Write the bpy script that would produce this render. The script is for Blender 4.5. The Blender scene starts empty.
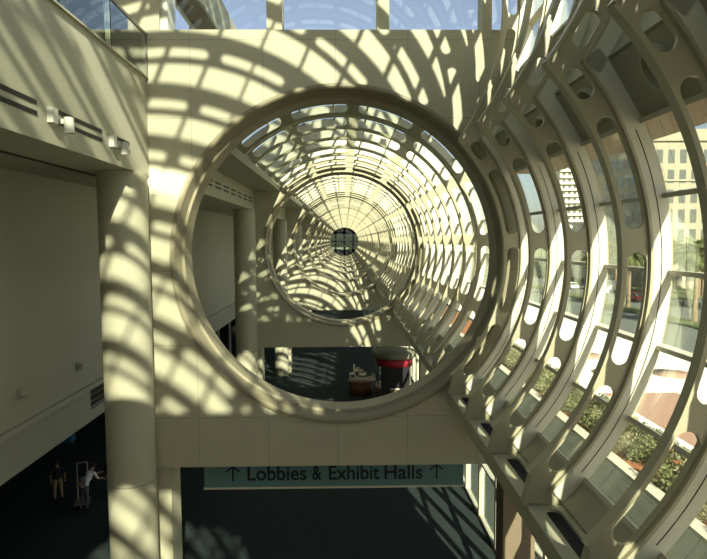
import bpy, bmesh, math, random
from mathutils import Vector, Matrix
random.seed(7)
S = bpy.context.scene
COL = S.collection
R = math.radians
PI = math.pi

# ------------------------------------------------------------------ camera
CH = 11.0                                   # eye height above the lobby floor
F = 560.0
yaw, pitch, roll = math.atan(8.5/F), math.atan(39.5/F), R(0.3)
cam_d = bpy.data.cameras.new('camera'); cam = bpy.data.objects.new('camera', cam_d); COL.objects.link(cam)
cam_d.sensor_width = 36; cam_d.sensor_fit = 'HORIZONTAL'; cam_d.lens = 36*F/707
cam_d.clip_end = 2000; cam_d.clip_start = 0.05
cam.matrix_world = (Matrix.Translation((0, 0, CH)) @ Matrix.Rotation(-yaw, 4, 'Z') @
                    Matrix.Rotation(PI/2-pitch, 4, 'X') @ Matrix.Rotation(-roll, 4, 'Z'))
S.camera = cam

# ------------------------------------------------------------------ sky, sun, exposure
SUN = Vector((-0.28, 1.0, -0.63)).normalized()
w = bpy.data.worlds.new('sky'); S.world = w; w.use_nodes = True
nt = w.node_tree; nt.nodes.clear()
sky = nt.nodes.new('ShaderNodeTexSky'); sky.sky_type = 'NISHITA'; sky.sun_disc = False
sky.sun_elevation = math.asin(-SUN.z); sky.sun_rotation = math.atan2(-SUN.x, -SUN.y)
sky.air_density = 1.0; sky.dust_density = 1.5; sky.ozone_density = 1.0
hs = nt.nodes.new('ShaderNodeHueSaturation'); hs.inputs['Saturation'].default_value = 0.8
bg = nt.nodes.new('ShaderNodeBackground'); bg.inputs['Strength'].default_value = 0.16
ow = nt.nodes.new('ShaderNodeOutputWorld')
nt.links.new(sky.outputs[0], hs.inputs['Color']); nt.links.new(hs.outputs[0], bg.inputs['Color']); nt.links.new(bg.outputs[0], ow.inputs[0])
sl = bpy.data.lights.new('sun', 'SUN'); so = bpy.data.objects.new('sun', sl); COL.objects.link(so)
sl.energy = 14.0; sl.angle = R(0.6); sl.color = (1.0, 0.965, 0.80)
so.rotation_euler = SUN.to_track_quat('-Z', 'Y').to_euler(); so.location = (20, -40, 60)
S.view_settings.view_transform = 'Standard'; S.view_settings.look = 'None'
S.view_settings.gamma = 1; S.view_settings.use_curve_mapping = False
S.view_settings.exposure = 0.0

# ------------------------------------------------------------------ helpers
def tag(o, label=None, cat=None, group=None, kind=None):
    if label: o['label'] = label
    if cat: o['category'] = cat
    if group: o['group'] = group
    if kind: o['kind'] = kind
    return o
def empty(name, loc=(0, 0, 0), rz=0, **k):
    o = bpy.data.objects.new(name, None); COL.objects.link(o); o.location = loc; o.rotation_euler = (0, 0, rz)
    o.empty_display_size = .2
    return tag(o, **k)
def link(name, me, mat, parent=None, loc=None, rz=None, **k):
    o = bpy.data.objects.new(name, me); COL.objects.link(o)
    if mat is not None:
        me.materials.clear()
        for m in (mat if isinstance(mat, (list, tuple)) else [mat]): me.materials.append(m)
    if parent: o.parent = parent
    if loc: o.location = loc
    if rz: o.rotation_euler = (0, 0, rz)
    return tag(o, **k)
class MB:
    def __init__(s): s.v = []; s.f = []; s.mi = []; s.sm = []
    def add(s, vs, fs, mi=0, sm=False):
        n = len(s.v); s.v += [tuple(p) for p in vs]
        for f in fs: s.f.append(tuple(n+i for i in f)); s.mi.append(mi); s.sm.append(sm)
        return s
    def box(s, x0, x1, y0, y1, z0, z1, mi=0, M=None):
        vs = [Vector(p) for p in ((x0,y0,z0),(x1,y0,z0),(x1,y1,z0),(x0,y1,z0),(x0,y0,z1),(x1,y0,z1),(x1,y1,z1),(x0,y1,z1))]
        if M is not None: vs = [M @ p for p in vs]
        return s.add(vs, [(0,3,2,1),(4,5,6,7),(0,1,5,4),(1,2,6,5),(2,3,7,6),(3,0,4,7)], mi)
    def prism_y(s, pts, y0, y1, mi=0):            # pts: (x,z) counter-clockwise
        n = len(pts)
        vs = [(p[0], y0, p[1]) for p in pts]+[(p[0], y1, p[1]) for p in pts]
        fs = [tuple(range(n)), tuple(range(2*n-1, n-1, -1))]+[(i, i+n, (i+1) % n+n, (i+1) % n) for i in range(n)]
        return s.add(vs, fs, mi)
    def prism_x(s, pts, x0, x1, mi=0):
        n = len(pts)
        vs = [(x0, p[0], p[1]) for p in pts]+[(x1, p[0], p[1]) for p in pts]
        fs = [tuple(range(n)), tuple(range(2*n-1, n-1, -1))]+[(i, i+n, (i+1) % n+n, (i+1) % n) for i in range(n)]
        return s.add(vs, fs, mi)
    def arc(s, c, r0, r1, a0, a1, y0, y1, n=None, mi=0, omi=None):   # solid ring sector in the xz plane
        n = n or max(2, int(abs(a1-a0)/3)); vs = []; fs = []
        for i in range(n+1):
            a = R(a0+(a1-a0)*i/n); ca, sa = math.cos(a), math.sin(a)
            vs += [(c[0]+r0*ca, y0, c[1]+r0*sa), (c[0]+r1*ca, y0, c[1]+r1*sa), (c[0]+r1*ca, y1, c[1]+r1*sa), (c[0]+r0*ca, y1, c[1]+r0*sa)]
        for i in range(n):
            b = 4*i
            for k in range(4): fs.append((b+k, b+(k+1) % 4, b+4+(k+1) % 4, b+4+k))
        fs += [(3,2,1,0), (4*n, 4*n+1, 4*n+2, 4*n+3)]
        s.add(vs, fs, mi)
        if omi is not None:
            for i in range(n): s.mi[len(s.mi)-len(fs)+4*i+1] = omi
        return s
    def cyl(s, p, q, r, r2=None, n=12, mi=0, sm=True, cap=True):
        p, q = Vector(p), Vector(q); d = q-p; r2 = r if r2 is None else r2
        a = d.orthogonal().normalized(); b = d.normalized().cross(a)
        vs = []
        for c, rr in ((p, r), (q, r2)):
            for i in range(n):
                t = 2*PI*i/n; vs.append(c+a*math.cos(t)*rr+b*math.sin(t)*rr)
        s.add(vs, [(i, (i+1) % n, n+(i+1) % n, n+i) for i in range(n)], mi, sm)
        if cap: s.add(vs, [tuple(range(n-1, -1, -1)), tuple(range(n, 2*n))], mi)
        return s
    def lathe(s, prof, c=(0, 0), n=24, mi=0):     # prof (r,z) around z
        vs = []; m = len(prof)
        for i in range(n):
            t = 2*PI*i/n
            vs += [(c[0]+r*math.cos(t), c[1]+r*math.sin(t), z) for r, z in prof]
        fs = [(i*m+k, ((i+1) % n)*m+k, ((i+1) % n)*m+k+1, i*m+k+1) for i in range(n) for k in range(m-1)]
        return s.add(vs, fs, mi, True)
    def mesh(s, name):
        me = bpy.data.meshes.new(name); me.from_pydata(s.v, [], s.f); me.update()
        me.polygons.foreach_set('material_index', s.mi); me.polygons.foreach_set('use_smooth', s.sm)
        bm = bmesh.new(); bm.from_mesh(me); bmesh.ops.recalc_face_normals(bm, faces=bm.faces); bm.to_mesh(me); bm.free()
        return me
    def build(s, name, mat, parent=None, **k): return link(name, s.mesh(name), mat, parent, **k)
def plate_mesh(name, outer, holes, half):         # flat plate in local xy with true holes, thickness 2*half in local z
    cu = bpy.data.curves.new(name+'_c', 'CURVE'); cu.dimensions = '2D'; cu.fill_mode = 'BOTH'; cu.extrude = half
    for ring in [outer]+list(holes):
        sp = cu.splines.new('POLY'); sp.points.add(len(ring)-1)
        for i, (x, z) in enumerate(ring): sp.points[i].co = (x, z, 0, 1)
        sp.use_cyclic_u = True
    o = bpy.data.objects.new(name+'_c', cu); COL.objects.link(o)
    bpy.context.view_layer.update()
    dg = bpy.context.evaluated_depsgraph_get()
    me = bpy.data.meshes.new_from_object(o.evaluated_get(dg)); me.name = name
    bpy.data.objects.remove(o); bpy.data.curves.remove(cu)
    for p in me.polygons: p.use_smooth = False
    return me
def upright(me, y=0):                              # local xy -> world xz
    me.transform(Matrix.Translation((0, y, 0)) @ Matrix.Rotation(PI/2, 4, 'X')); me.update(); return me
def arcpts(c, r, a0, a1, n): return [(c[0]+r*math.cos(R(a0+(a1-a0)*i/n)), c[1]+r*math.sin(R(a0+(a1-a0)*i/n))) for i in range(n+1)]
def stadium(c, r, a0, a1, hw):                     # slot with round ends following the arc
    d = math.degrees(hw/r); a, b = a0+d, a1-d; pts = []
    if b < a: a = b = (a0+a1)/2
    m = max(1, int((b-a)/3))
    pts += arcpts(c, r+hw, a, b, m)
    pb = (c[0]+r*math.cos(R(b)), c[1]+r*math.sin(R(b)))
    pts += [(pb[0]+hw*math.cos(R(b+t)), pb[1]+hw*math.sin(R(b+t))) for t in range(20, 180, 20)]
    pts += arcpts(c, r-hw, b, a, m)
    pa = (c[0]+r*math.cos(R(a)), c[1]+r*math.sin(R(a)))
    pts += [(pa[0]+hw*math.cos(R(a+t)), pa[1]+hw*math.sin(R(a+t))) for t in range(200, 360, 20)]
    return pts
def meet(c1, r1, c2, r2):                          # right-hand meeting point of two circles
    dx, dz = c2[0]-c1[0], c2[1]-c1[1]; d = math.hypot(dx, dz); a = (r1*r1-r2*r2+d*d)/(2*d); h = math.sqrt(r1*r1-a*a)
    ux, uz = dx/d, dz/d
    p = (c1[0]+a*ux+h*uz, c1[1]+a*uz-h*ux)
    return p, math.degrees(math.atan2(p[1]-c1[1], p[0]-c1[0])), math.degrees(math.atan2(p[1]-c2[1], p[0]-c2[0]))

# ------------------------------------------------------------------ materials
def mat(name, col, rough=.6, noise=0, nscale=3, metal=0, spec=.3, bump=0, emit=None):
    m = bpy.data.materials.new(name); m.use_nodes = True; t = m.node_tree; b = t.nodes['Principled BSDF']
    b.inputs['Base Color'].default_value = (*col, 1); b.inputs['Roughness'].default_value = rough
    b.inputs['Metallic'].default_value = metal; b.inputs['Specular IOR Level'].default_value = spec
    tc = t.nodes.new('ShaderNodeTexCoord'); n = t.nodes.new('ShaderNodeTexNoise'); n.inputs['Scale'].default_value = nscale
    n.inputs['Detail'].default_value = 5
    t.links.new(tc.outputs['Object'], n.inputs['Vector'])
    mx = t.nodes.new('ShaderNodeMix'); mx.data_type = 'RGBA'
    k = noise if noise else .04
    mx.inputs[6].default_value = (*[c*(1-k) for c in col], 1); mx.inputs[7].default_value = (*[min(1, c*(1+k)) for c in col], 1)
    t.links.new(n.outputs['Fac'], mx.inputs[0]); t.links.new(mx.outputs[2], b.inputs['Base Color'])
    if bump:
        bp = t.nodes.new('ShaderNodeBump'); bp.inputs['Strength'].default_value = bump; bp.inputs['Distance'].default_value = .02
        t.links.new(n.outputs['Fac'], bp.inputs['Height']); t.links.new(bp.outputs[0], b.inputs['Normal'])
    return m
def jointed(name, col, sx, ox, sz, oz, wdt=.012, dark=.55):   # panel joints as thin lines in x and z
    m = mat(name, col, .55, .05, .8, spec=.35); t = m.node_tree; b = t.nodes['Principled BSDF']
    src = b.inputs['Base Color'].links[0].from_socket
    tc = t.nodes.new('ShaderNodeTexCoord'); sp = t.nodes.new('ShaderNodeSeparateXYZ'); t.links.new(tc.outputs['Object'], sp.inputs[0])
    outs = []
    for ax, s_, o_ in (('X', sx, ox), ('Z', sz, oz)):
        a = t.nodes.new('ShaderNodeMath'); a.operation = 'SUBTRACT'; a.inputs[1].default_value = o_; t.links.new(sp.outputs[ax], a.inputs[0])
        p = t.nodes.new('ShaderNodeMath'); p.operation = 'PINGPONG'; p.inputs[1].default_value = s_/2; t.links.new(a.outputs[0], p.inputs[0])
        c = t.nodes.new('ShaderNodeMath'); c.operation = 'LESS_THAN'; c.inputs[1].default_value = wdt/2; t.links.new(p.outputs[0], c.inputs[0])
        outs.append(c.outputs[0])
    mxx = t.nodes.new('ShaderNodeMath'); mxx.operation = 'MAXIMUM'; t.links.new(outs[0], mxx.inputs[0]); t.links.new(outs[1], mxx.inputs[1])
    mx = t.nodes.new('ShaderNodeMix'); mx.data_type = 'RGBA'; t.links.new(mxx.outputs[0], mx.inputs[0]); t.links.new(src, mx.inputs[6])
    mx.inputs[7].default_value = (*[c*dark for c in col], 1); t.links.new(mx.outputs[2], b.inputs['Base Color'])
    return m
def glass(name, tint, gloss=1.0, frit=0.0, fritcol=(.9, .92, .85)):
    m = bpy.data.materials.new(name); m.use_nodes = True; t = m.node_tree; t.nodes.clear()
    out = t.nodes.new('ShaderNodeOutputMaterial'); tr = t.nodes.new('ShaderNodeBsdfTransparent'); tr.inputs[0].default_value = (*tint, 1)
    gl = t.nodes.new('ShaderNodeBsdfGlossy'); gl.inputs['Roughness'].default_value = .01; gl.inputs[0].default_value = (.95, 1, .97, 1)
    fr = t.nodes.new('ShaderNodeFresnel'); fr.inputs[0].default_value = 1.45
    ml = t.nodes.new('ShaderNodeMath'); ml.operation = 'MULTIPLY'; ml.inputs[1].default_value = gloss; t.links.new(fr.outputs[0], ml.inputs[0])
    mx = t.nodes.new('ShaderNodeMixShader'); t.links.new(ml.outputs[0], mx.inputs[0]); t.links.new(gl.outputs[0], mx.inputs[2])
    if frit:
        tl = t.nodes.new('ShaderNodeBsdfTranslucent'); tl.inputs[0].default_value = (*fritcol, 1)
        df = t.nodes.new('ShaderNodeBsdfDiffuse'); df.inputs[0].default_value = (*fritcol, 1)
        m1 = t.nodes.new('ShaderNodeMixShader'); m1.inputs[0].default_value = .3; t.links.new(tl.outputs[0], m1.inputs[1]); t.links.new(df.outputs[0], m1.inputs[2])
        m2 = t.nodes.new('ShaderNodeMixShader'); m2.inputs[0].default_value = frit; t.links.new(tr.outputs[0], m2.inputs[1]); t.links.new(m1.outputs[0], m2.inputs[2])
        t.links.new(m2.outputs[0], mx.inputs[1])
    else: t.links.new(tr.outputs[0], mx.inputs[1])
    t.links.new(mx.outputs[0], out.inputs[0])
    return m
BE = (.43, .415, .29)
M = dict(
 wall=jointed('cream_panels', BE, 1.77, -.2, 1.87, 15.86),
 beige=mat('cream_paint', BE, .6, .04, 1.2),
 fascia=mat('fascia_paint', (.37, .365, .265), .6, .04, 1),
 grey=mat('pale_grey_paint', (.40, .385, .29), .7, .05, .6),
 greylow=mat('grey_paint_low', (.35, .35, .28), .7, .05, .6),
 steel=mat('cream_steel', (.41, .385, .255), .38, .03, 2, spec=.5),
 mull=mat('mullion_paint', (.46, .44, .33), .4, .03, 2, spec=.5),
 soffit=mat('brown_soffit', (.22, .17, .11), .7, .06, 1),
 slate2=mat('dull_canopy', (.20, .19, .13), .7),
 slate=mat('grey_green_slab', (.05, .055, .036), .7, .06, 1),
 shade=mat('rose_brown_paint', (.44, .32, .23), .7, .05, 1),
 fin=mat('sunlit_fin', (.68, .67, .54), .4, .02),  # whitened so the sunlit look of the strips is partly in the colour
 rim=mat('shaded_rim_paint', (.25, .225, .14), .5, .04, 1, spec=.4),  # cream rim darkened to brown, shade of the reveal put into the colour
 panel=mat('grey_green_panel', (.34, .325, .22), .6, .05, 1.5),
 carpet=mat('dark_carpet', (.034, .044, .042), .95, .35, 6, spec=.1),
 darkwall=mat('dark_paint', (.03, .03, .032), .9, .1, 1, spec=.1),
 black=mat('black_gasket', (.012, .012, .012), .6),
 white=mat('white_enamel', (.56, .56, .48), .4, .02),
 rail=mat('bronze_rail', (.15, .135, .10), .35, .05, spec=.5),
 teal=mat('teal_sign_face', (.11, .20, .20), .45, .04),
 letter=mat('dark_lettering', (.01, .015, .02), .6),
 red=mat('red_paint', (.35, .02, .03), .5), brown=mat('brown_wood', (.16, .07, .03), .5, .3, 8),
 mirrorclear=glass('clerestory_glass', (.985, .99, .985), 1.1),
 clear=glass('clear_glass', (.965, .98, .95), .35),
 frit=glass('fritted_glass', (.95, .98, .94), .4, .6),
 rooffrit=glass('glare_frit_glass', (.96, .98, .95), .4, .42),  # frit plus added white for the overexposed sky, also dims the wall below
 rooffrit0=glass('faintly_dotted_glass', (.96, .98, .95), .4, .16),  # frit kept weak so more sun reaches the lower wall
 railglass=glass('green_rail_glass', (.93, .97, .93), 2.4),
 tint=glass('tinted_end_glass', (.45, .5, .42), .8),
 concrete=mat('pale_paving', (.80, .78, .68), .8, .06, .5), pink=mat('pink_paving', (.40, .24, .17), .85, .1, 1.5),
 asphalt=mat('asphalt', (.13, .14, .12), .9, .1, 1), grass=mat('lawn', (.11, .135, .05), .95, .3, 2),
 mulch=mat('orange_mulch', (.33, .13, .05), .95, .5, 5, bump=.4), dkpave=mat('grey_green_paving', (.055, .065, .05), .9, .1, .5),
 curb=mat('curb_concrete', (.55, .52, .40), .8, .08, 2),
 leaf=mat('shrub_leaf', (.13, .14, .055), .7, .35, 3), leaf2=mat('pale_shrub_leaf', (.24, .235, .12), .7, .3, 3),
 frond=mat('palm_frond', (.09, .105, .035), .9, .35, 1.5), trunk=mat('palm_trunk', (.22, .16, .10), .9, .3, 6, bump=.5),
 stone=mat('cream_masonry', (.31, .285, .20), .8, .06, .3), stone2=mat('tan_masonry', (.40, .33, .19), .8, .06, .2),
 stone3=mat('white_masonry', (.55, .53, .42), .8, .04, .2), stone4=mat('grey_masonry', (.19, .20, .175), .8, .06, .2),
 pane=mat('dark_window_pane', (.09, .10, .09), .15, .1, spec=.6), rust=mat('clay_roof', (.35, .18, .10), .8, .1),
)

# ------------------------------------------------------------------ key dimensions
CX, CZ = -.10, CH-.42                    # axis of the round tube
C1 = (CX, CZ); RI, RM, RO = 4.0, 4.38, 4.70
C2 = (-1.40, CH+5.5); UI, UM, UO = 5.20, 5.58, 5.90
cusp, a1c, a2c = meet(C1, RI, C2, UI)
midp, a1m, a2m = meet(C1, RM, C2, UM)
vall, a1v, a2v = meet(C1, RO, C2, UO)
PY = [-2, 14]+[30+16*k for k in range(9)]       # front faces of the round portal walls
ENDY = PY[-1]
WT, WB = CH+5.1, CH-5.77                 # portal wall top and bottom
XL = -4.8                                # fascia plane
ordn = ['first', 'second', 'third', 'fourth', 'fifth', 'sixth', 'seventh', 'eighth', 'ninth', 'tenth', 'eleventh']

# ------------------------------------------------------------------ the setting
def struct(name, mb, m, parent=None):
    return mb.build(name, m, parent, kind=None if parent else 'structure')
struct('floor', MB().box(-26, 5.25, -18, ENDY+12, -.3, 0), M['carpet'])
# left wall with its lower band, ceilings and dark lobby
struct('wall_left', MB().box(-8.3, -8.0, -18, ENDY+1, CH-4.45, CH+1.9), M['grey'])
struct('trim_9', MB().box(-6.12, -6.0, -18, 14, CH+1.585, CH+1.72), M['black'])  # black bar standing in for the dark gap beside the beam
struct('trim_1', MB().box(-8.06, -7.9, -18, ENDY+1, CH-4.6, CH-4.45), M['grey'])
struct('wall_left_low', MB().box(-8.4, -8.1, -18, 17.6, CH-5.7, CH-4.6).box(-8.4, -8.1, 20.8, ENDY+1, CH-5.7, CH-4.6)
       .box(-8.4, -8.1, 17.6, 20.8, CH-5.7, CH-5.35), M['greylow'])
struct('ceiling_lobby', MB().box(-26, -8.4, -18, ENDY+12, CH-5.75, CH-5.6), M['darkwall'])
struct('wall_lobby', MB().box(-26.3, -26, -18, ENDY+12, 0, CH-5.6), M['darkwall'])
struct('wall_back', MB().prism_y([(-26.3, 0), (5.3, 0), (5.3, CH+4), (-8.3, CH+4), (-8.3, CH-5.7), (-26.3, CH-5.7)], -18.4, -18), M['grey'])  # unseen end wall, added to close off sky light from behind
struct('ceiling_side', MB().box(-8.3, -6.05, -18, ENDY+1, CH+1.72, CH+1.9), M['grey'])
# fascia beams : tall one with upper floor in the near bay, low one beyond
f1 = struct('wall_fascia', MB().box(-6.0, XL, -1, 14, CH+1.6, CH+3.93), M['fascia'])
struct('floor_upper', MB().box(-9.5, -6.0, -2, 15, CH+3.6, CH+3.9), M['grey'])
struct('wall_fascia_far', MB().prism_y([(-6.0, CH+1.6), (XL, CH+1.6), (XL, CH+2.62), (-3.42, CH+2.62), (-3.42, CH+2.95), (-6.0, CH+2.95)], 15.05, ENDY), M['fascia'])
struct('ceiling_flat_roof', MB().box(-26, -6.0, 15.05, ENDY+1, CH+2.75, CH+3.1), M['grey'])
struct('wall_back_fascia', MB().prism_y([(-6.0, CH+1.6), (XL, CH+1.6), (XL, CH+2.62), (-3.42, CH+2.62), (-3.42, CH+2.95), (-6.0, CH+2.95)], -18, -2), M['fascia'])
# lower right glazed wall of the lobby, soffit under the tube's foot
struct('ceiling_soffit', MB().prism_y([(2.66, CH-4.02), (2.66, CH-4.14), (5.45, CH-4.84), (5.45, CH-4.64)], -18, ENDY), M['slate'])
sp_i = 0
wl = struct('window_1', MB().box(5.3, 5.33, -18, ENDY, .15, CH-4.82), M['clear'])
m = MB()
y = -17
while y < ENDY:
    MB().box(5.22, 5.42, y-.09, y+.09, 0, CH-4.82).build('mullion', M['mull'], wl); y += 2.4
    if y > 95: break
for z in (.1, 2.3, 4.6): MB().box(5.24, 5.40, -18, ENDY, z-.05, z+.05).build('transom', M['mull'], wl)

# round portal walls
def portal(k, yp):
    far = yp > 20
    if not far:
        out = [(-9.4, CH+3.9), (-5.3, CH+3.9), (-5.3, WB), (5.2, WB), (5.2, CH-4.72), (3.16, CH-4.08)]
        out += arcpts(C1, RO-.02, -46.5, a1v, 30)+[p for p in arcpts(C2, UO-.02, a2v, 12, 20)[1:] if p[1] < WT]
        xr = C2[0]+math.sqrt((UO-.02)**2-(WT-C2[1])**2)
        out += [(xr, WT), (-9.4, WT)]
    else:
        out = [(-5.3, WB), (5.2, WB), (5.2, CH-4.72), (3.16, CH-4.08)]+arcpts(C1, RO-.02, -46.5, 137, 60)+[(-5.3, CH+2.9)]
    hole = arcpts(C1, 4.15, 0, 357, 119)
    me = upright(plate_mesh('portal_wall', out, [hole], .5), yp+.5)
    o = link('wall_portal', me, M['wall'], kind='structure')
    if yp == ENDY: pass
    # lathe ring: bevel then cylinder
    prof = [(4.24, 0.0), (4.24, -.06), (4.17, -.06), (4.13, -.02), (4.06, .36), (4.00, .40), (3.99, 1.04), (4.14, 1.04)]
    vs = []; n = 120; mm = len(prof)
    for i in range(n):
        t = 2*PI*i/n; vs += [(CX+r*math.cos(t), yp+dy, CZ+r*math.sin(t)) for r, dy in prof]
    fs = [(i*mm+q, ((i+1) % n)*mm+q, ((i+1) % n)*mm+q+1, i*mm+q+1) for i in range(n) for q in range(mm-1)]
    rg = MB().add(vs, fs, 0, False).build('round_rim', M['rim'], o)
    return o
for k, yp in enumerate(PY): portal(k, yp)

# end glazing far down the tube
we = struct('window_2', MB().arc(C1, 0.0, 4.1, 0, 360, ENDY+.9, ENDY+.93, 60), M['tint'])
for x in (-2.6, -.1, 2.4): MB().box(x-.28, x+.28, ENDY+.7, ENDY+.95, CZ-4.0, CZ+4.0).build('mullion', M['darkwall'], we)
for z, h in ((-3.1, .9), (2.9, .8), (0, .12)): MB().box(-3.9, 3.7, ENDY+.7, ENDY+.95, CZ+z-h, CZ+z+h).build('transom', M['darkwall'], we)

# ------------------------------------------------------------------ the glass tube: ribs
def lower_part(top_angle_i, top_angle_o, extra):
    o = [(2.57, CH-3.79), (2.66, CH-3.45)]+arcpts(C1, RI, -47.2, top_angle_i, int((top_angle_i+47)/2))+extra
    o += arcpts(C1, RO, top_angle_o, -46.3, int((top_angle_o+46)/2))+[(3.16, CH-3.84)]
    return o
gaps1 = [-21.3, 5.3, 31.9, 58.5, 85.1, 111.7, 138.3]
def holes1(amax):
    hs_ = [(-43.5, -23.5)]
    for i in range(len(gaps1)):
        a0 = gaps1[i]+2.2; a1_ = min(gaps1[i]+24.4, amax)
        if a1_-a0 > 5: hs_.append((a0, a1_))
    return [stadium(C1, 4.195, a, b, .14) for a, b in hs_]
gaps2 = [-24.6+20.6*i for i in range(11)]
ho2 = [stadium(C2, 5.40, -32.3, -26.6, .115)]+[stadium(C2, 5.40, g+1.7, min(g+18.9, 183), .115) for g in gaps2 if g < 178]
near_out = lower_part(a1c, a1v, arcpts(C2, UI, a2c, 186, 110)[1:]+arcpts(C2, UO, 186, a2v, 110)[:-1])
near_web = upright(plate_mesh('web_plate', near_out, holes1(40.6)+ho2, .03))
far_out = lower_part(134, 134, [])
far_web = upright(plate_mesh('web_plate', far_out, holes1(131.8), .03))
def flange_meshes(near):
    a = MB(); b = MB(); c = MB(); d = MB()
    ti, tm, to = (a1c, a1m, a1v) if near else (134, 134, 134)
    n = lambda x: int((x+48)/2.5)
    a.arc(C1, RI-.035, RI+.005, -47.2, ti, -.075, .075, n(ti))
    a.prism_y([(2.53, CH-3.80), (2.58, CH-3.80), (2.68, CH-3.42), (2.64, CH-3.38)], -.075, .075)
    b.arc(C1, RM-.02, RM+.02, -46.5, tm, -.09, .09, n(tm))
    d.arc(C1, RM+.02, RO-.03, -46.3, tm, -.06, .06, n(to))
    c.arc(C1, RM+.14, RM+.152, -40, 25, -.063, .063, 30)
    if near:
        a.arc(C2, UI-.035, UI+.005, a2c, 186, -.075, .075, 90)
        b.arc(C2, UM-.02, UM+.02, a2m, 186, -.09, .09, 90)
        d.arc(C2, UM+.02, UO-.03, a2m, 186, -.06, .06, 90)
    return a.mesh('inner_flange'), b.mesh('outer_flange'), c.mesh('gasket'), d.mesh('glazing_fin')
def make_rib(near):
    root = empty('arched_rib')
    link('web_plate', near_web if near else far_web, M['steel'], root)
    a, b, c, d = flange_meshes(near)
    link('inner_flange', a, M['steel'], root); link('outer_flange', b, M['steel'], root)
    link('gasket', c, M['black'], root); link('glazing_fin', d, M['fin'], root)
    return root
def dup(root):
    r = root.copy(); COL.objects.link(r)
    for ch in list(root.children):
        c = ch.copy(); COL.objects.link(c); c.parent = r
        for g in ch.children:
            d = g.copy(); COL.objects.link(d); d.parent = c
    return r
rn = make_rib(True); rf = make_rib(False)
for i in range(8):
    y = 13.6-1.93*i
    o = rn if i == 0 else dup(rn); o.location = (0, y, 0)
    where = ['flush against the round-holed wall'] + ['%s one out from the round-holed wall' % ordn[k-1] for k in range(1, 8)]
    tag(o, 'cream steel rib with slotted web, ' + where[i], 'rib', 'ribs of the near bay')
first = True
for b in range(1, len(PY)-1):
    for k in range(8):
        y = PY[b]+2.3+1.9*k
        o = rf if first else dup(rf); first = False; o.location = (0, y, 0)
        if b <= 2:
            tag(o, 'slotted cream rib, %s of those between the %s and %s round-holed walls' % (ordn[k], ordn[b-1], ordn[b]), 'rib', 'ribs between the %s and %s round walls' % (ordn[b-1], ordn[b]))
        else:
            tag(o, 'thin arched rib far down the tube between the %s and %s round walls' % (ordn[b-1], ordn[b]), 'rib', 'ribs between the %s and %s round walls' % (ordn[b-1], ordn[b]))
for k in range(8):                          # the bay the viewer has just left
    o = dup(rn); o.location = (0, -2.45-1.93*k, 0)
    tag(o, 'slotted rib of the bay behind the viewer', 'rib', 'ribs behind the viewer')

# glass skins with their transoms
def skin(name, arcs, y0, y1, m):
    mb = MB()
    for c, r, a0, a1_ in arcs: mb.arc(c, r, r+.02, a0, a1_, y0, y1, omi=1)
    return struct(name, mb, [M['clear'], m])
TR = [-40.7, -27.3, -14.0, -.7, 12.6]
for nn, (ya, yb) in enumerate(((-1, 14), (-18, -2))):
  g = skin('window_%d' % (3+40*nn), [(C1, RO-.02, -40.7, 26)], ya, yb, M['clear'])
  for a in TR+[26]:
    MB().arc(C1, RO-.08, RO+.03, a-.4, a+.4, ya, yb, 1).build('transom', M['mull'], g)
  g = skin('window_%d' % (4+40*nn), [(C2, UO-.02, -14, 186)], ya, yb, M['rooffrit'] if nn == 0 else M['rooffrit0'])
  for a in [-14.3+10.3*i for i in range(20)]:
    MB().arc(C2, UO-.13, UO+.03, a-.38, a+.38, ya, yb, 1).build('transom', M['mull'], g)
for b in range(len(PY)-1):
    if PY[b] >= 14:
        y0, y1 = PY[b]+1, PY[b+1]
        g = skin('window_%d' % (b+5), [(C1, RO-.02, -40.7, 138)], y0, y1, M['frit'])
        for a in [-40.7+13.35*i for i in range(14)]:
            MB().arc(C1, RO-.07, RO+.03, a-.35, a+.35, y0, y1, 1).build('transom', M['mull'], g)
# opaque panels at the foot of the tube, ledge with air slot
struct('trim_2', MB().arc(C1, RO-.06, RO, -46.5, -40.7, -18, ENDY, 3), M['panel'])
LZ = CH-3.80
led = []
for yc_ in [13.6-1.93*(i+.5) for i in range(16) if i != 7]+[PY[b]+2.3+1.9*(k-.5) for b in range(1, 5) for k in range(8)]:
    L_ = .72
    led.append([(yc_-L_+.08*math.cos(R(t)), .02+.11*math.sin(R(t))) for t in range(90, 271, 30)]+[(yc_+L_+.08*math.cos(R(t)), .02+.11*math.sin(R(t))) for t in range(-90, 91, 30)])
me = plate_mesh('ledge', [(-18, -.3), (ENDY, -.3), (ENDY, .3), (-18, .3)], led, .02)
me.transform(Matrix(((0, 1, 0, 2.88), (1, 0, 0, 0), (0, 0, 1, LZ-.04), (0, 0, 0, 1)))); me.update()
link('trim_3', me, M['beige'], kind='structure')
struct('trim_8', MB().box(2.58, 2.62, -18, ENDY, LZ-.3, LZ-.06), M['beige'])
struct('trim_4', MB().box(2.70, 3.14, -18, ENDY, LZ-.17, LZ-.15), M['black'])
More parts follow.
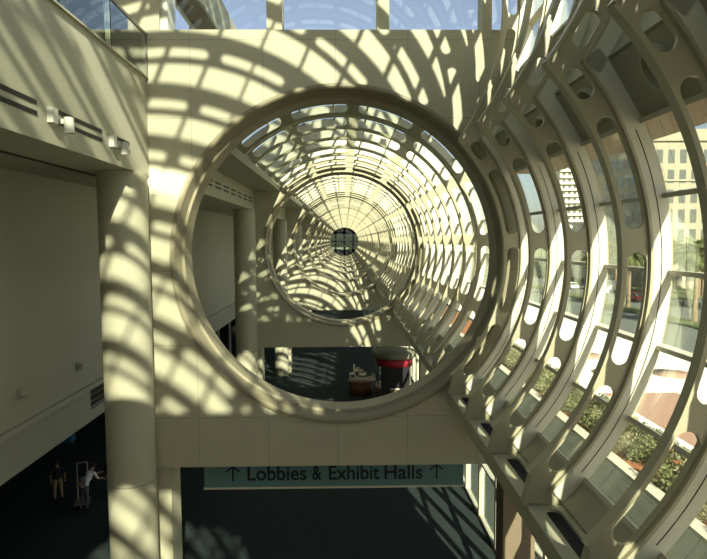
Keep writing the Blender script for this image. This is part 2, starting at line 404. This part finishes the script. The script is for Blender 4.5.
# solid shoulder panels with portholes between the ribs of the near bay
for i in range(7):
    yc = 13.6-1.93*(i+.5)
    tm_ = 31.0
    half = (a1v-26)/2*PI/180*RO; am = (26+a1v)/2
    hole = [(.0+.3*math.cos(2*PI*t/28), .05+.3*math.sin(2*PI*t/28)) for t in range(28)]
    me = plate_mesh('shoulder_panel', [(-.95, -half-.02), (.95, -half-.02), (.95, half), (-.95, half)], [hole], .03)
    # local x -> world y, local y -> tangent, local z -> radial
    t = Vector((-math.sin(R(am)), 0, math.cos(R(am)))); n_ = Vector((math.cos(R(am)), 0, math.sin(R(am))))
    p = Vector((CX+(RO-.02)*n_.x, yc, CZ+(RO-.02)*n_.z))
    Mx = Matrix(((0, t.x, n_.x, p.x), (1, 0, 0, p.y), (0, t.z, n_.z, p.z), (0, 0, 0, 1)))
    me.transform(Mx); me.update()
    o = link('shoulder_panel', me, M['panel'])
    tag(o, 'solid panel with round porthole above the glass, %s bay out from the near round wall' % ordn[i], 'panel', 'porthole panels between the ribs')
    rr = MB(); ring = []
    for q in range(28):
        c_, s_ = math.cos(2*PI*q/28), math.sin(2*PI*q/28)
        ring += [(.30*c_, .05+.30*s_, .1), (.30*c_, .05+.30*s_, -.1), (.27*c_, .05+.27*s_, -.1), (.27*c_, .05+.27*s_, .1)]
    fs = [(4*q+k, 4*((q+1) % 28)+k, 4*((q+1) % 28)+(k+1) % 4, 4*q+(k+1) % 4) for q in range(28) for k in range(4)]
    rr.add([Mx @ Vector(v) for v in ring], fs); rr.build('porthole_ring', M['beige'], o)
struct('trim_5', MB().arc(C2, UO-.06, UO, a2v, -14, -18, 14, 8), M['panel'])
struct('trim_7', MB().prism_y([(4.12, CH+1.62), (5.05, CH+1.60), (5.08, CH+2.5), (3.75, CH+2.5), (3.75, CH+2.42), (5.0, CH+2.42), (5.0, CH+1.67), (4.12, CH+1.68)], -18, 14), M['shade'])

# clerestory over the near portal wall
tp = MB()
xs = math.sqrt(5.86**2-(WT-C2[1])**2)
pts = [(-4.2, WT)]+[(p[0], p[1]) for p in arcpts(C2, 5.85, -4, 118, 40) if p[1] > WT]+[(-4.2, CH+9.9)]
w5 = struct('window_40', MB().prism_y(pts, 14.45, 14.48), M['mirrorclear'])
for x, hw in ((-1.70, .19), (.98, .15), (3.55, .12)):
    MB().box(x-hw, x+hw, 14.2, 14.7, WT, C2[1]+math.sqrt(5.8**2-(x-C2[0])**2)-.05).build('mullion', M['beige'], w5)
struct('wall_pier', MB().box(-5.95, -4.45, 14, 15, WT, CH+8.2), M['beige'])
struct('trim_6', MB().box(-4.45, -4.28, 14.1, 14.8, WT, CH+9.0), M['white'])

# ------------------------------------------------------------------ columns and piers
def column(x, y, r, z1, label, nm='round_column', g_='round columns on the left'):
    root = empty(nm, (x, y, 0), label=label, cat='column', group=g_)
    MB().cyl((0, 0, 0), (0, 0, 5.2), r, n=48).build('lower_drum', M['beige'], root)
    MB().cyl((0, 0, 5.22), (0, 0, z1), r, n=48).build('upper_drum', M['beige'], root)
    MB().cyl((0, 0, 5.19), (0, 0, 5.23), r-.01, n=48).build('joint', M['rail'], root)
    return root
cl = ['round cream column at left carrying the upper floor, dappled with sunlight',
      'round column behind the first round wall, standing beside the second', 'round column beside the third round wall, seen through two openings']
for k, yp in enumerate(PY[1:5]):
    column(-5.22, yp-.62, .56, CH+1.6, cl[k] if k < 3 else 'slim distant round column beside the fourth round wall')
for k, yp in enumerate(PY[1:5]):
    o = empty('square_pier', (-4.85, yp+.55, 0), cat='pier', group='square piers under the round walls',
              label='square cream pier under the left end of the %s round wall' % ordn[k])
    MB().box(-.45, .32, -.4, .4, 0, WB-.005).build('shaft', M['beige'], o)
    MB().box(-.15, -.10, -.43, -.4, 0, WB-.005).build('corner_strip', M['beige'], o)
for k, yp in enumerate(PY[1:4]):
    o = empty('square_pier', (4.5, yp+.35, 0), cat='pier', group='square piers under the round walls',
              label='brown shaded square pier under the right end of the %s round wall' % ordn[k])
    MB().box(-.42, .42, -.3, .4, 0, WB-.005).build('shaft', M['soffit'] if k == 0 else M['beige'], o)  # first pier coloured brown to stand for shade, the others stay cream
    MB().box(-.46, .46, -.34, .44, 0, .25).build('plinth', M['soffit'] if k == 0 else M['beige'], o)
for k, yp in enumerate(PY[4:9]):
    column(-5.22, yp-.62, .56, CH+1.6, 'distant round column far down the left side of the tube') if k else None

# ------------------------------------------------------------------ railing on the upper floor
rl = empty('glass_railing', (XL+.03, 0, CH+3.93), label='glass railing with dark bronze handrail along the upper floor edge', cat='railing')
for k in range(7):
    MB().box(-.01, .01, -.9+2.13*k, -.9+2.13*k+2.09, .02, 1.0).build('glass_panel', M['railglass'], rl)
MB().box(-.035, .035, -1, 14, 1.0, 1.06).build('handrail', M['rail'], rl)
MB().box(-.03, .03, -1, 14, 0, .04).build('bottom_rail', M['fascia'], rl)
MB().box(-.025, .025, 13.93, 13.99, .05, 1.0).build('end_post', M['rail'], rl)

# slots and fixtures on the fascia
def slotvent(y0, y1, label):
    o = empty('slot_vent', (XL, (y0+y1)/2, CH+2.0), label=label, cat='vent', group='slot vents in the left fascia')
    L = (y1-y0)/2
    for dz in (0, .17): MB().box(-.02, .012, -L, L, dz-.035, dz+.035).build('slot', M['black'], o)
slotvent(5.0, 8.98, 'longest double slot vent in the fascia, at the left edge')
slotvent(9.6, 11.34, 'double slot vent in the fascia between the two pairs of spotlights')
slotvent(12.0, 12.75, 'shortest double slot vent, close to the near round wall')
for i in range(8):
    y0 = 18.2+1.45*i
    slotvent(y0, y0+.95, '%s small slot vent along the fascia behind the near round wall' % ordn[i])
def spot(y, label):
    o = empty('spotlight', (XL, y, CH+1.95), label=label, cat='spotlight', group='white spotlights on the fascia')
    MB().box(0, .10, -.085, .085, -.02, .22).build('wall_box', M['white'], o)
    MB().box(0, .10, .25, .35, .02, .10).build('bracket', M['white'], o)
    s_ = MB().cyl((.17, .3, -.10), (.17, .3, .13), .078, n=20).build('lamp_cylinder', M['white'], o)
    MB().cyl((.17, .3, -.13), (.17, .3, -.10), .086, n=20).build('lens_ring', M['white'], s_)
spot(9.37, 'white box and cylinder spotlight on the fascia, nearer the viewer')
spot(11.76, 'white box and cylinder spotlight on the fascia, closer to the round wall')
for k, y in enumerate((13.6, 16.6, 26.5, 29.5)):
    o = empty('wall_light', (-8.0, y, CH-3.72), cat='light', group='small fittings on the grey left wall',
              label=['small grey fitting on the left wall, nearest the picture edge', 'small grey fitting on the left wall beside the big column', 'small fitting on the wall seen through the opening, nearer one', 'small fitting on the wall seen through the opening, farther one'][k])
    MB().box(0, .05, -.09, .09, -.12, .12).build('backplate', M['grey'], o)
    MB().lathe([(.0, -.09), (.07, -.08), (.09, .06), (.0, .09)], (.1, 0), 14).build('shade', M['grey'], o)
o = empty('air_grille', (-8.25, 19.2, CH-4.97), label='dark rectangular opening with bars in the lower left wall beside the column', cat='grille')
MB().box(-.03, 0, -1.58, 1.58, -.36, .36).build('backing', M['black'], o)
for z in (-.2, 0, .2): MB().box(0, .03, -1.58, 1.58, z-.012, z+.012).build('bar', M['rail'], o)

# ------------------------------------------------------------------ hanging sign
sg = empty('hanging_sign', (0, 14.62, WB), label='teal sign reading Lobbies & Exhibit Halls hanging under the near round wall', cat='sign')
SX0, SX1, SB = -3.78, 3.14, -.80
MB().box(SX0, SX1, -.05, .05, SB, 0).build('sign_panel', M['teal'], sg)
MB().box(SX0-.02, SX1+.02, -.065, .065, SB-.05, SB).build('bottom_trim', M['curb'], sg)
def text(body, size, x, z, name, sx=1.0):
    cu = bpy.data.curves.new('t', 'FONT'); cu.body = body; cu.size = size; cu.extrude = .004; cu.offset = .008
    ob = bpy.data.objects.new('t', cu); COL.objects.link(ob); bpy.context.view_layer.update()
    me = bpy.data.meshes.new_from_object(ob.evaluated_get(bpy.context.evaluated_depsgraph_get()))
    bpy.data.objects.remove(ob); bpy.data.curves.remove(cu)
    xs_ = [v.co.x for v in me.vertices]; w_ = max(xs_)-min(xs_)
    me.transform(Matrix.Translation((x, -.056, z)) @ Matrix.Rotation(PI/2, 4, 'X') @ Matrix.Diagonal((sx/w_, 1, 1, 1)) @ Matrix.Translation((-min(xs_), 0, 0)))
    return link(name, me, M['letter'], sg)
for wd, x0_, x1_ in (('Lobbies', 244, 304), ('&', 310, 319.5), ('Exhibit', 327, 379), ('Halls', 384, 423)):
    text(wd, .55, (x0_-344.8)/560*14.62, -.61, 'lettering', (x1_-x0_)/560*14.62)
for k, x in enumerate((-3.02, 2.42)):
    ar = MB().box(x-.022, x+.022, -.062, -.052, -.62, -.24)
    for s_ in (-1, 1):
        ar.box(-.022, .022, -.062, -.052, 0, .22, M=Matrix.Translation((x, 0, -.23)) @ Matrix.Rotation(R(s_*128), 4, 'Y'))
    ar.build('arrow', M['letter'], sg)

# ------------------------------------------------------------------ kiosks and furniture in the lobby beyond
def chair_proto(x, y, rz, label, m_):
    o = empty('cafe_chair', (x, y, 0), rz, label=label, cat='chair', group='cream chairs at the cafe')
    MB().box(-.24, .24, -.24, .24, .42, .48).build('seat', m_, o)
    b_ = MB().box(-.24, .24, .2, .25, .72, .92); b_.box(-.24, -.2, .2, .25, .48, .92).box(.2, .24, .2, .25, .48, .92); b_.build('backrest', m_, o)
    for sx in (-.21, .21):
        for sy in (-.21, .21): MB().cyl((sx, sy, 0), (sx, sy, .42), .02, n=8).build('leg', M['rail'], o)
    for sx in (-.26, .26): MB().box(sx-.02, sx+.02, -.2, .24, .62, .66).box(sx-.02, sx+.02, -.2, -.16, .42, .64).build('armrest', m_, o)
chm = mat('cream_plastic', (.75, .66, .45), .5)
for x, y, rz, l in ((.6, 42.0, .4, 'cream armchair left of the kiosk, front one'), (1.3, 43.4, 2.6, 'cream armchair left of the kiosk, back one'), (1.9, 41.6, -1.2, 'cream armchair closest to the kiosk counter'), (.9, 44.8, 1.4, 'cream armchair farthest from the kiosk counter')):
    chair_proto(x, y, rz, l, chm)
k = empty('coffee_kiosk', (3.35, 38.0, 0), label='round dark kiosk with red band and cream canopy on the lobby floor', cat='kiosk')
MB().lathe([(0, 0), (1.2, 0), (1.25, .1), (1.25, 1.0), (0, 1.0)], n=32).build('counter', M['brown'], k)
MB().lathe([(0, 1.0), (1.32, 1.0), (1.32, 1.06), (0, 1.06)], n=32).build('counter_top', M['curb'], k)
MB().lathe([(0, 2.45), (1.25, 2.45), (1.25, 3.0), (0, 3.0)], n=32).build('red_band', M['red'], k)
MB().lathe([(0, 3.0), (1.4, 3.0), (1.5, 3.1), (1.5, 3.4), (0, 3.45)], n=40).build('canopy', M['slate2'], k)
for a in range(6): MB().cyl((1.1*math.cos(a*PI/3), 1.1*math.sin(a*PI/3), 1.05), (1.1*math.cos(a*PI/3), 1.1*math.sin(a*PI/3), 2.5), .06, n=10).build('post', M['rail'], k)
MB().box(-1.0, -.4, -1.42, -1.32, 0, 2.6).build('side_panel', M['black'], k)
MB().box(-.4, .9, -1.2, -1.12, 1.1, 2.5).build('menu_board', M['darkwall'], k)
k = empty('low_counter', (1.1, 39.6, 0), .2, label='low curved brown counter beside the round kiosk', cat='counter')
MB().lathe([(.0, 0), (.8, 0), (.9, .9), (0, .9)], n=28).build('body', M['brown'], k)
MB().lathe([(0, .9), (.95, .9), (.95, .96), (0, .96)], n=28).build('top', M['brown'], k)
k = empty('booth', (-11.2, 54, 0), label='white framed booth with red top in the left side lobby', cat='booth')
for x in (-1.1, 0, 1.1): MB().box(x-.09, x+.09, -.1, .1, 0, 3.6).build('post', M['white'], k)
MB().box(-1.25, 1.25, -.2, .2, 3.6, 4.2).build('header', M['red'], k)
MB().box(-1.0, 1.0, .1, .15, 0, 3.4).build('back_panel', M['darkwall'], k)
MB().lathe([(0, -.04), (.45, -.04), (.45, .04), (0, .04)], n=24).build('round_emblem', M['grey'], k).matrix_local = Matrix.Translation((.5, 0, 2.3)) @ Matrix.Rotation(PI/2, 4, 'X')

# ------------------------------------------------------------------ people
def person(name, loc, rz, joints, edges, rad, mats, zone, hair, parts=()):
    root = empty(name, loc, rz)
    me = bpy.data.meshes.new('body'); me.from_pydata([joints[k_] for k_ in joints], [(list(joints).index(a), list(joints).index(b)) for a, b in edges], [])
    o = bpy.data.objects.new('body', me); COL.objects.link(o); o.parent = root
    sk = o.modifiers.new('skin', 'SKIN'); keys = list(joints)
    for i, k_ in enumerate(keys):
        v = me.skin_vertices[0].data[i]; r_ = rad[k_]; v.radius = r_ if isinstance(r_, tuple) else (r_, r_); v.use_root = (k_ == 'pelvis')
    sb = o.modifiers.new('sub', 'SUBSURF'); sb.levels = 1; sb.render_levels = 1
    bpy.context.view_layer.update()
    m2 = bpy.data.meshes.new_from_object(o.evaluated_get(bpy.context.evaluated_depsgraph_get())); o.modifiers.clear(); o.data = m2
    m2.materials.clear()
    for m_ in mats: m2.materials.append(m_)
    segs = [(Vector(joints[a]), Vector(joints[b]), zone.get((a, b), 0)) for a, b in edges]
    for p in m2.polygons:
        c = p.center; best = (9, 0)
        for a, b, z_ in segs:
            t_ = max(0, min(1, (c-a).dot(b-a)/max(1e-6, (b-a).length_squared))); d_ = (a+(b-a)*t_-c).length
            if d_ < best[0]: best = (d_, z_)
        p.material_index = best[1]; p.use_smooth = True
    hd = Vector(joints['head'])
    h = MB()
    h.lathe([(0, -.06), (.085, -.05), (.108, .0), (.10, .06), (.06, .105), (0, .12)], (0, 0), 14)
    ho = h.build('hair', hair, root); ho.location = hd+Vector((0, .02, .035))
    return root
skin_m = mat('skin_tone', (.45, .25, .16), .6)
def stand(name, loc, rz, shirt, trousers, hair, label, lean=0.0, arm=0.0, s=1.0):
    J = dict(pelvis=(0, 0, .95), belly=(0, -.02-lean*.2, 1.10), chest=(0, -lean*.6, 1.33), neck=(0, -lean, 1.49), head=(0, -.02-lean*1.2, 1.60), crown=(0, -.02-lean*1.3, 1.72),
      shl=(-.18, -lean*.9, 1.43), ell=(-.26, -.04-lean, 1.15), wrl=(-.25, -.18-arm-lean, .95+arm), hal=(-.24, -.24-arm*1.2-lean, .90+arm),
      shr=(.18, -lean*.9, 1.43), elr=(.27, .02-lean, 1.15), wrr=(.27, -.08-arm-lean, .92+arm), har=(.27, -.13-arm-lean, .85+arm),
      hil=(-.10, 0, .90), knl=(-.12, -.04, .50), anl=(-.13, .02, .09), tol=(-.15, -.16, .04),
      hir=(.10, 0, .90), knr=(.13, -.02, .50), anr=(.15, .06, .09), tor=(.17, -.12, .04))
    E_ = [('pelvis','belly'),('belly','chest'),('chest','neck'),('neck','head'),('head','crown'),('chest','shl'),('shl','ell'),('ell','wrl'),('wrl','hal'),
      ('chest','shr'),('shr','elr'),('elr','wrr'),('wrr','har'),('pelvis','hil'),('hil','knl'),('knl','anl'),('anl','tol'),('pelvis','hir'),('hir','knr'),('knr','anr'),('anr','tor')]
    Rd = dict(pelvis=(.15,.11), belly=(.14,.10), chest=(.16,.11), neck=.055, head=(.085,.10), crown=(.06,.07), shl=.07, ell=.045, wrl=.032, hal=.036, shr=.07, elr=.045, wrr=.032, har=.036,
      hil=.095, knl=.065, anl=.045, tol=.035, hir=.095, knr=.065, anr=.045, tor=.035)
    Zn = {('neck','head'):2, ('head','crown'):2, ('ell','wrl'):2, ('wrl','hal'):2, ('elr','wrr'):2, ('wrr','har'):2, ('pelvis','hil'):1, ('pelvis','hir'):1,
      ('hil','knl'):1, ('knl','anl'):1, ('hir','knr'):1, ('knr','anr'):1, ('anl','tol'):3, ('anr','tor'):3}
    o = person(name, loc, rz, J, E_, Rd, [shirt, trousers, skin_m, M['black']], Zn, hair)
    # five fingers on each hand
    for h_ in ('hal', 'har'):
        c = Vector(J[h_]); fm = MB()
        for q in range(4): fm.cyl(c+Vector(((q-1.5)*.018, -.02, -.01)), c+Vector(((q-1.5)*.02, -.06, -.06-(.01 if q in (1, 2) else 0))), .009, .007, 6)
        fm.cyl(c+Vector((.03, -.01, 0)), c+Vector((.05, -.05, -.02)), .010, .008, 6)
        fm.build('fingers', skin_m, o)
    o.scale = (s, s, s)
    return tag(o, label, 'person')
tan = mat('tan_cloth', (.40, .28, .14), .9); wht = mat('white_cloth', (.88, .88, .80), .9); blk = mat('black_cloth', (.03, .03, .035), .9)
jean = mat('grey_cloth', (.12, .12, .13), .9); hairm = mat('dark_hair', (.04, .025, .015), .7)
stand('person', (-12.25, 23.3, 0), .5, blk, tan, hairm, 'person standing in a dark top and tan trousers near the left wall edge', arm=.12)
stand('person', (-10.72, 22.4, 0), 2.8, wht, jean, hairm, 'person in a white top bending forward beside the big column', lean=.42, arm=.12, s=1.03)
stand('person', (-10.15, 23.5, 0), -.5, blk, jean, mat('auburn_hair', (.25, .08, .03), .7), 'person with reddish hair partly hidden behind the big column', arm=.25)
bp = empty('backpack', (-10.75, 22.33, 1.26), -.34, label='grey and orange backpack carried by the person in white', cat='backpack')
MB().lathe([(0, -.22), (.15, -.2), (.17, 0), (.13, .2), (0, .24)], n=14).build('bag', jean, bp)
bp.scale = (.8, .8, .8)
MB().box(-.1, .1, -.19, -.15, -.14, .02).build('pocket', mat('orange_cloth', (.5, .2, .05), .9), bp)
c = empty('luggage_cart', (-11.15, 23.2, 0), .3, label='upright trolley frame with two poles beside the person in white', cat='cart')
for x in (-.2, .2): MB().cyl((x, 0, .1), (x, 0, 1.7), .025, n=8).build('pole', M['curb'], c)
MB().cyl((-.2, 0, 1.7), (.2, 0, 1.7), .025, n=8).build('handle', M['curb'], c)
MB().box(-.3, .3, -.6, .05, .1, .16).build('deck', M['rail'], c)
for x in (-.22, .22):
    MB().cyl((x-.02, -.5, .06), (x+.02, -.5, .06), .06, n=12).build('wheel', M['black'], c)
b_ = empty('lobby_table', (-14.9, 29.4, 0), label='table with blue cloth in the dark left side lobby', cat='table')
MB().box(-.6, .6, -.4, .4, .7, .76).box(-.62, .62, -.42, .42, .4, .70).build('blue_cloth', mat('blue_cloth', (.03, .12, .25), .8), b_)
for sx in (-.5, .5):
    for sy in (-.3, .3): MB().cyl((sx, sy, 0), (sx, sy, .7), .025, n=8).build('leg', M['rail'], b_)
b_.scale = (.6, .6, .9)

# ------------------------------------------------------------------ outdoors, right-hand side
struct('ground_paving', MB().box(5.5, 12.8, -40, 400, -.3, -.02), M['dkpave'])
struct('ground_curb', MB().box(12.8, 13.4, -40, 300, -.3, .3).box(17.0, 17.25, -40, 300, -.3, .25), M['curb'])
struct('ground_bed', MB().box(13.4, 17.0, -40, 300, -.3, .12), M['mulch'])
struct('ground_plaza', MB().box(17.25, 33, -60, 420, -.3, 0), M['concrete'])
struct('ground_pink', MB().box(18.4, 23.6, -40, 39, 0, .012), M['pink'])
for q, (x, y) in enumerate(((24.5, 34), (22, 45), (22.6, 52), (21, 61), (26.6, 44.5), (21.5, 72))):
    MB().lathe([(0, 0), (1.7, 0), (1.7, .014), (0, .014)], n=28).build('ground_disc', M['pink'], kind='structure', loc=(x, y, 0))
struct('ground_street', MB().box(33, 60, -60, 500, -.35, -.12), M['asphalt'])
struct('ground_median', MB().box(43, 46, -20, 500, -.12, .1), M['grass'])
struct('ground_verge', MB().box(60, 400, -60, 500, -.35, 0), M['grass'])
struct('ground_walk', MB().box(32, 33.2, -60, 500, -.1, .05), M['curb'])
struct('ground_far', MB().box(5.5, 600, 400, 900, -.5, -.3), M['grass'])
struct('ground_land', MB().box(-400, 600, -200, 900, -1.2, -.6), M['concrete'])
# shrubs
def shrub_mesh(name, n, rad, h):
    mb = MB()
    for i in range(n):
        a = random.random()*2*PI; rr_ = rad*math.sqrt(random.random()); z = h*random.random()*(1-.5*(rr_/rad)**2)
        p = Vector((rr_*math.cos(a), rr_*math.sin(a), .05+z)); s_ = .06+.07*random.random()
        u_ = Vector((random.uniform(-1, 1), random.uniform(-1, 1), random.uniform(-.4, 1))).normalized(); v_ = u_.orthogonal().normalized()
        mb.add([p, p+u_*s_+v_*s_*.4, p+u_*s_*2, p+u_*s_-v_*s_*.4], [(0, 1, 2, 3)])
    return mb.mesh(name)
sh = []
for v in range(4):
    r_ = empty('shrub'); hh = (.55, .8, .65, .9)[v]
    link('foliage', shrub_mesh('foliage', 420, .56, hh), M['leaf'] if v % 2 else M['leaf2'], r_)
    st = MB()
    for q in range(5): st.cyl((0, 0, -.02), (.3*math.cos(q*1.3), .3*math.sin(q*1.3), hh*.7), .015, .008, 6)
    st.build('stems', M['trunk'], r_); sh.append(r_)
n = 0
yy = 15.0
while yy < 62:
    for xx in (14.1, 15.2, 16.4):
        if random.random() < .18: continue
        v = random.randrange(4)
        o = sh[v] if (n < 4 and sh[v].get('used') is None and not sh[v].get('label')) else dup(sh[v])
        o.location = (xx+random.uniform(-.35, .35), yy+random.uniform(-.4, .4), .12); o.rotation_euler = (0, 0, random.random()*6); s_ = random.uniform(.8, 1.25); o.scale = (s_, s_, s_)
        row = {14.1: 'near', 15.2: 'middle', 16.4: 'far'}[xx]
        tag(o, 'low leafy shrub in the %s row of the orange-mulched planting bed outside the glass' % row, 'shrub', 'shrubs in the %s row of the planting bed' % row); n += 1
    yy += 1.15
for s_ in sh:
    if not s_.get('label'):
        for ch in list(s_.children): bpy.data.objects.remove(ch)
        bpy.data.objects.remove(s_)
# palms
def palm(h, seed):
    random.seed(seed); root = empty('palm_tree')
    t_ = MB(); 
    for q in range(8): t_.cyl((.04*q*math.sin(seed), 0, h*q/8), (.04*(q+1)*math.sin(seed), 0, h*(q+1)/8), .30-.012*q, .26-.012*q, 10)
    t_.build('trunk', M['trunk'], root)
    f_ = MB(); top = Vector((.32*math.sin(seed), 0, h))
    for q in range(70):
        az = q*2.4; el = R(random.uniform(-35, 75)); L_ = random.uniform(2.3, 3.1)
        d = Vector((math.cos(az)*math.cos(el), math.sin(az)*math.cos(el), math.sin(el))); p = top.copy(); side = Vector((-math.sin(az), math.cos(az), 0))
        for s_ in range(9):
            d = (d+Vector((0, 0, -.14))).normalized(); q2 = p+d*L_/9
            lw = .62*math.sin(PI*(s_+1.2)/11)
            for sg_ in (-1, 1):
                for tt in (0, .5):
                    b0 = p.lerp(q2, tt); tip = b0+side*sg_*lw+d*.25+Vector((0, 0, -.16)); f_.add([b0, b0+d*.17, tip], [(0, 1, 2)])
            p = q2
    f_.build('fronds', M['frond'], root)
    b2 = MB().lathe([(0, h-.7), (.35, h-.5), (.45, h-.1), (.2, h+.2), (0, h+.25)], (.32*math.sin(seed), 0), 12); b2.build('crown_base', M['trunk'], root)
    return root
pal = [palm(8.5, 1), palm(10.0, 2), palm(7.6, 5)]
random.seed(21)
spots = [(46, 72.5, 0), (44.5, 64.5, 2), (61.5, 86, 1), (60, 103, 0), (64, 112, 2), (62, 79, 2), (45, 88, 0), (44.6, 101, 2), (61.5, 120, 1), (45, 118, 0), (62.5, 128, 0), (45, 140, 2), (63, 140, 1), (45, 165, 1), (47, 190, 0), (64, 172, 0), (70, 98, 1), (72, 112, 0), (66, 88, 2), (65.5, 102.5, 0), (62, 108, 0), (70, 104, 0), (60.8, 98, 2), (63, 115, 0), (76, 106, 1), (68, 105, 2), (57.5, 80, 1)]
usedp = set()
for x, y, v in spots:
    o = pal[v] if v not in usedp else dup(pal[v]); usedp.add(v)
    o.location = (x, y, 0); o.rotation_euler = (0, 0, random.random()*6); o.scale = (1.2, 1.2, 1.05)
    if y < 75 and x < 50: lab, gr = ('palm on the grass median nearest the viewer' if y < 70 else 'palm on the grass median at the right edge of the picture'), 'palms on the median'
    elif x < 50: lab, gr = 'palm further along the grass median of the street', 'palms on the median'
    elif x < 68: lab, gr = 'palm in the row on the far side of the street', 'palms across the street'
    else: lab, gr = 'palm close to the foot of the buildings behind the street', 'palms by the buildings'
    tag(o, lab, 'palm tree', gr)
# buildings
def building(name, x0, x1, y0, y1, h, m_, label, fl=3.4, wx=2.35, ww=1.1, wh=2.0, side=True, balc=False, cat='building', z0=1.0):
    root = empty(name, ((x0+x1)/2, y0, 0), label=label, cat=cat); cx_ = (x0+x1)/2
    MB().box(x0-cx_, x1-cx_, 0, y1-y0, 0, h).build('wall', m_, root)
    MB().box(x0-cx_-.5, x1-cx_+.5, -.5, y1-y0+.5, h, h+.6).box(x0-cx_-.3, x1-cx_+.3, -.3, .0, h-fl*2, h-fl*2+.4).build('cornice', m_, root)
    MB().box(x0-cx_+3, x1-cx_-3, 3, y1-y0-3, h+.6, h+3.2).build('roof_house', m_, root)
    cnt = 0; z = z0
    fpos = []
    while z < h-wh-.3:
        x = x0-cx_+1.2
        while x+ww < x1-cx_-.3: fpos.append((0, x, z)); x += wx
        if side:
            y = 1.2
            while y+ww < y1-y0: fpos.append((1, y, z)); y += wx
        z += fl
    rest = MB(); pr = None
    for i, (sd, a, z) in enumerate(fpos):
        if sd == 0: args = (a, a+ww, -.06, .12, z, z+wh)
        else: args = (x0-cx_-.06, x0-cx_+.12, a, a+ww, z, z+wh)
        if i < 99:
            MB().box(*args).build('window', M['pane'], root)
        else: rest.box(*args)
    if rest.v: tag(rest.build('windows', M['pane'], root), kind='stuff')
    if balc:
        bb = MB(); z = fl
        while z < h: bb.box(x0-cx_, x1-cx_, -1.0, 0, z-.15, z+.35); z += fl
        bb.build('balconies', M['stone3'], root)
    return root
building('hotel_building', 66.5, 114, 122, 145, 32, M['stone'], 'cream masonry building with rows of tall dark windows behind the palms', fl=4.3, wx=2.6, ww=1.4, wh=2.9, z0=1.5)
building('apartment_tower', 84.5, 96, 178, 195, 46, M['stone4'], 'grey tower with stacked white balconies left of the cream building', fl=3.2, wx=3, ww=1.8, balc=True)
building('tan_building', 78, 92, 165, 176, 29.5, M['stone2'], 'plain tan building below the sky patch, left of the tower', wx=4, fl=6, side=False)
building('slatted_tower', 90, 101, 235, 250, 46, M['stone3'], 'white tower with horizontal slats seen between the second and third ribs', fl=2.6, balc=True, side=False)
building('white_low_building', 66, 78, 150, 162, 15, M['stone3'], 'low white building beyond the palms on the street', fl=4, wx=3.2, side=False)
building('distant_block', 110, 150, 260, 290, 38, M['stone2'], 'wide tan block far away behind the towers', fl=4, wx=5, side=False)
# raking eave beyond the clerestory
ev = empty('roof_eave', (0, 15.1, CH), label='cream and brown roof edge outside the clerestory, upper left', cat='roof')
MB().box(-4.62, -3.97, .1, 14, 6.6, 6.75).build('brown_underside', M['soffit'], ev)
MB().box(-3.97, -3.9, .1, 14, 6.55, 7.7).build('eave_board', M['beige'], ev)
MB().box(-4.68, -4.6, .1, 14, 6.5, 6.7).build('white_trim', M['white'], ev)
for y in (.15, 2.4, 4.8, 7.2): MB().box(-4.66, -4.6, y, y+.06, 4.4-CH+11, 6.5).build('mullion', M['white'], ev)
# cars
def car(x, y, rz, m_, label, s=1.0):
    o = empty('car', (x, y, -.12), rz, label=label, cat='car', group='cars on the street')
    body = [(-2.2, .35), (2.15, .35), (2.2, .75), (1.3, .92), (-1.9, .98), (-2.2, .85)]
    MB().prism_y(body, -.86, .86).build('body', m_, o)
    cab = [(-1.7, .97), (.95, .93), (.35, 1.42), (-1.15, 1.45)]
    MB().prism_y(cab, -.72, .72).build('cabin', M['pane'], o)
    MB().box(-1.12, .33, -.70, .70, 1.43, 1.49).build('roof', m_, o)
    for wx_ in (-1.35, 1.35):
        for wy in (-.88, .74): MB().cyl((wx_, wy, .33), (wx_, wy+.14, .33), .33, n=16).build('wheel', M['black'], o)
    return o
car(56.0, 89, PI/2+.1, mat('car_dark', (.08, .09, .10), .3, spec=.6), 'dark car on the street at the right edge by the palm trunk')
car(52.2, 99.5, PI/2, mat('car_red', (.45, .03, .03), .3, spec=.6), 'red car further down the street')
car(51.5, 112, PI/2, mat('car_silver', (.5, .5, .5), .3, spec=.6), 'silver car beyond the red one')
car(50.5, 124, PI/2, mat('car_white', (.8, .8, .78), .3, spec=.6), 'white car farthest along the street')
o = empty('box_truck', (55, 116, -.12), label='dark box truck parked across the street beyond the red car', cat='truck')
MB().box(-1.2, 1.2, 0, 5, .8, 3.4).build('cargo_box', mat('truck_dark', (.06, .07, .09), .5), o)
MB().prism_x([(-1.8, .6), (0, .6), (0, 2.5), (-1.0, 2.5), (-1.7, 1.6)], -1.1, 1.1).build('cab', M['white'], o)
for x in (-1.1, .9):
    for y in (-.9, 3.8): MB().cyl((x, y, .45), (x+.2, y, .45), .45, n=14).build('wheel', M['black'], o)
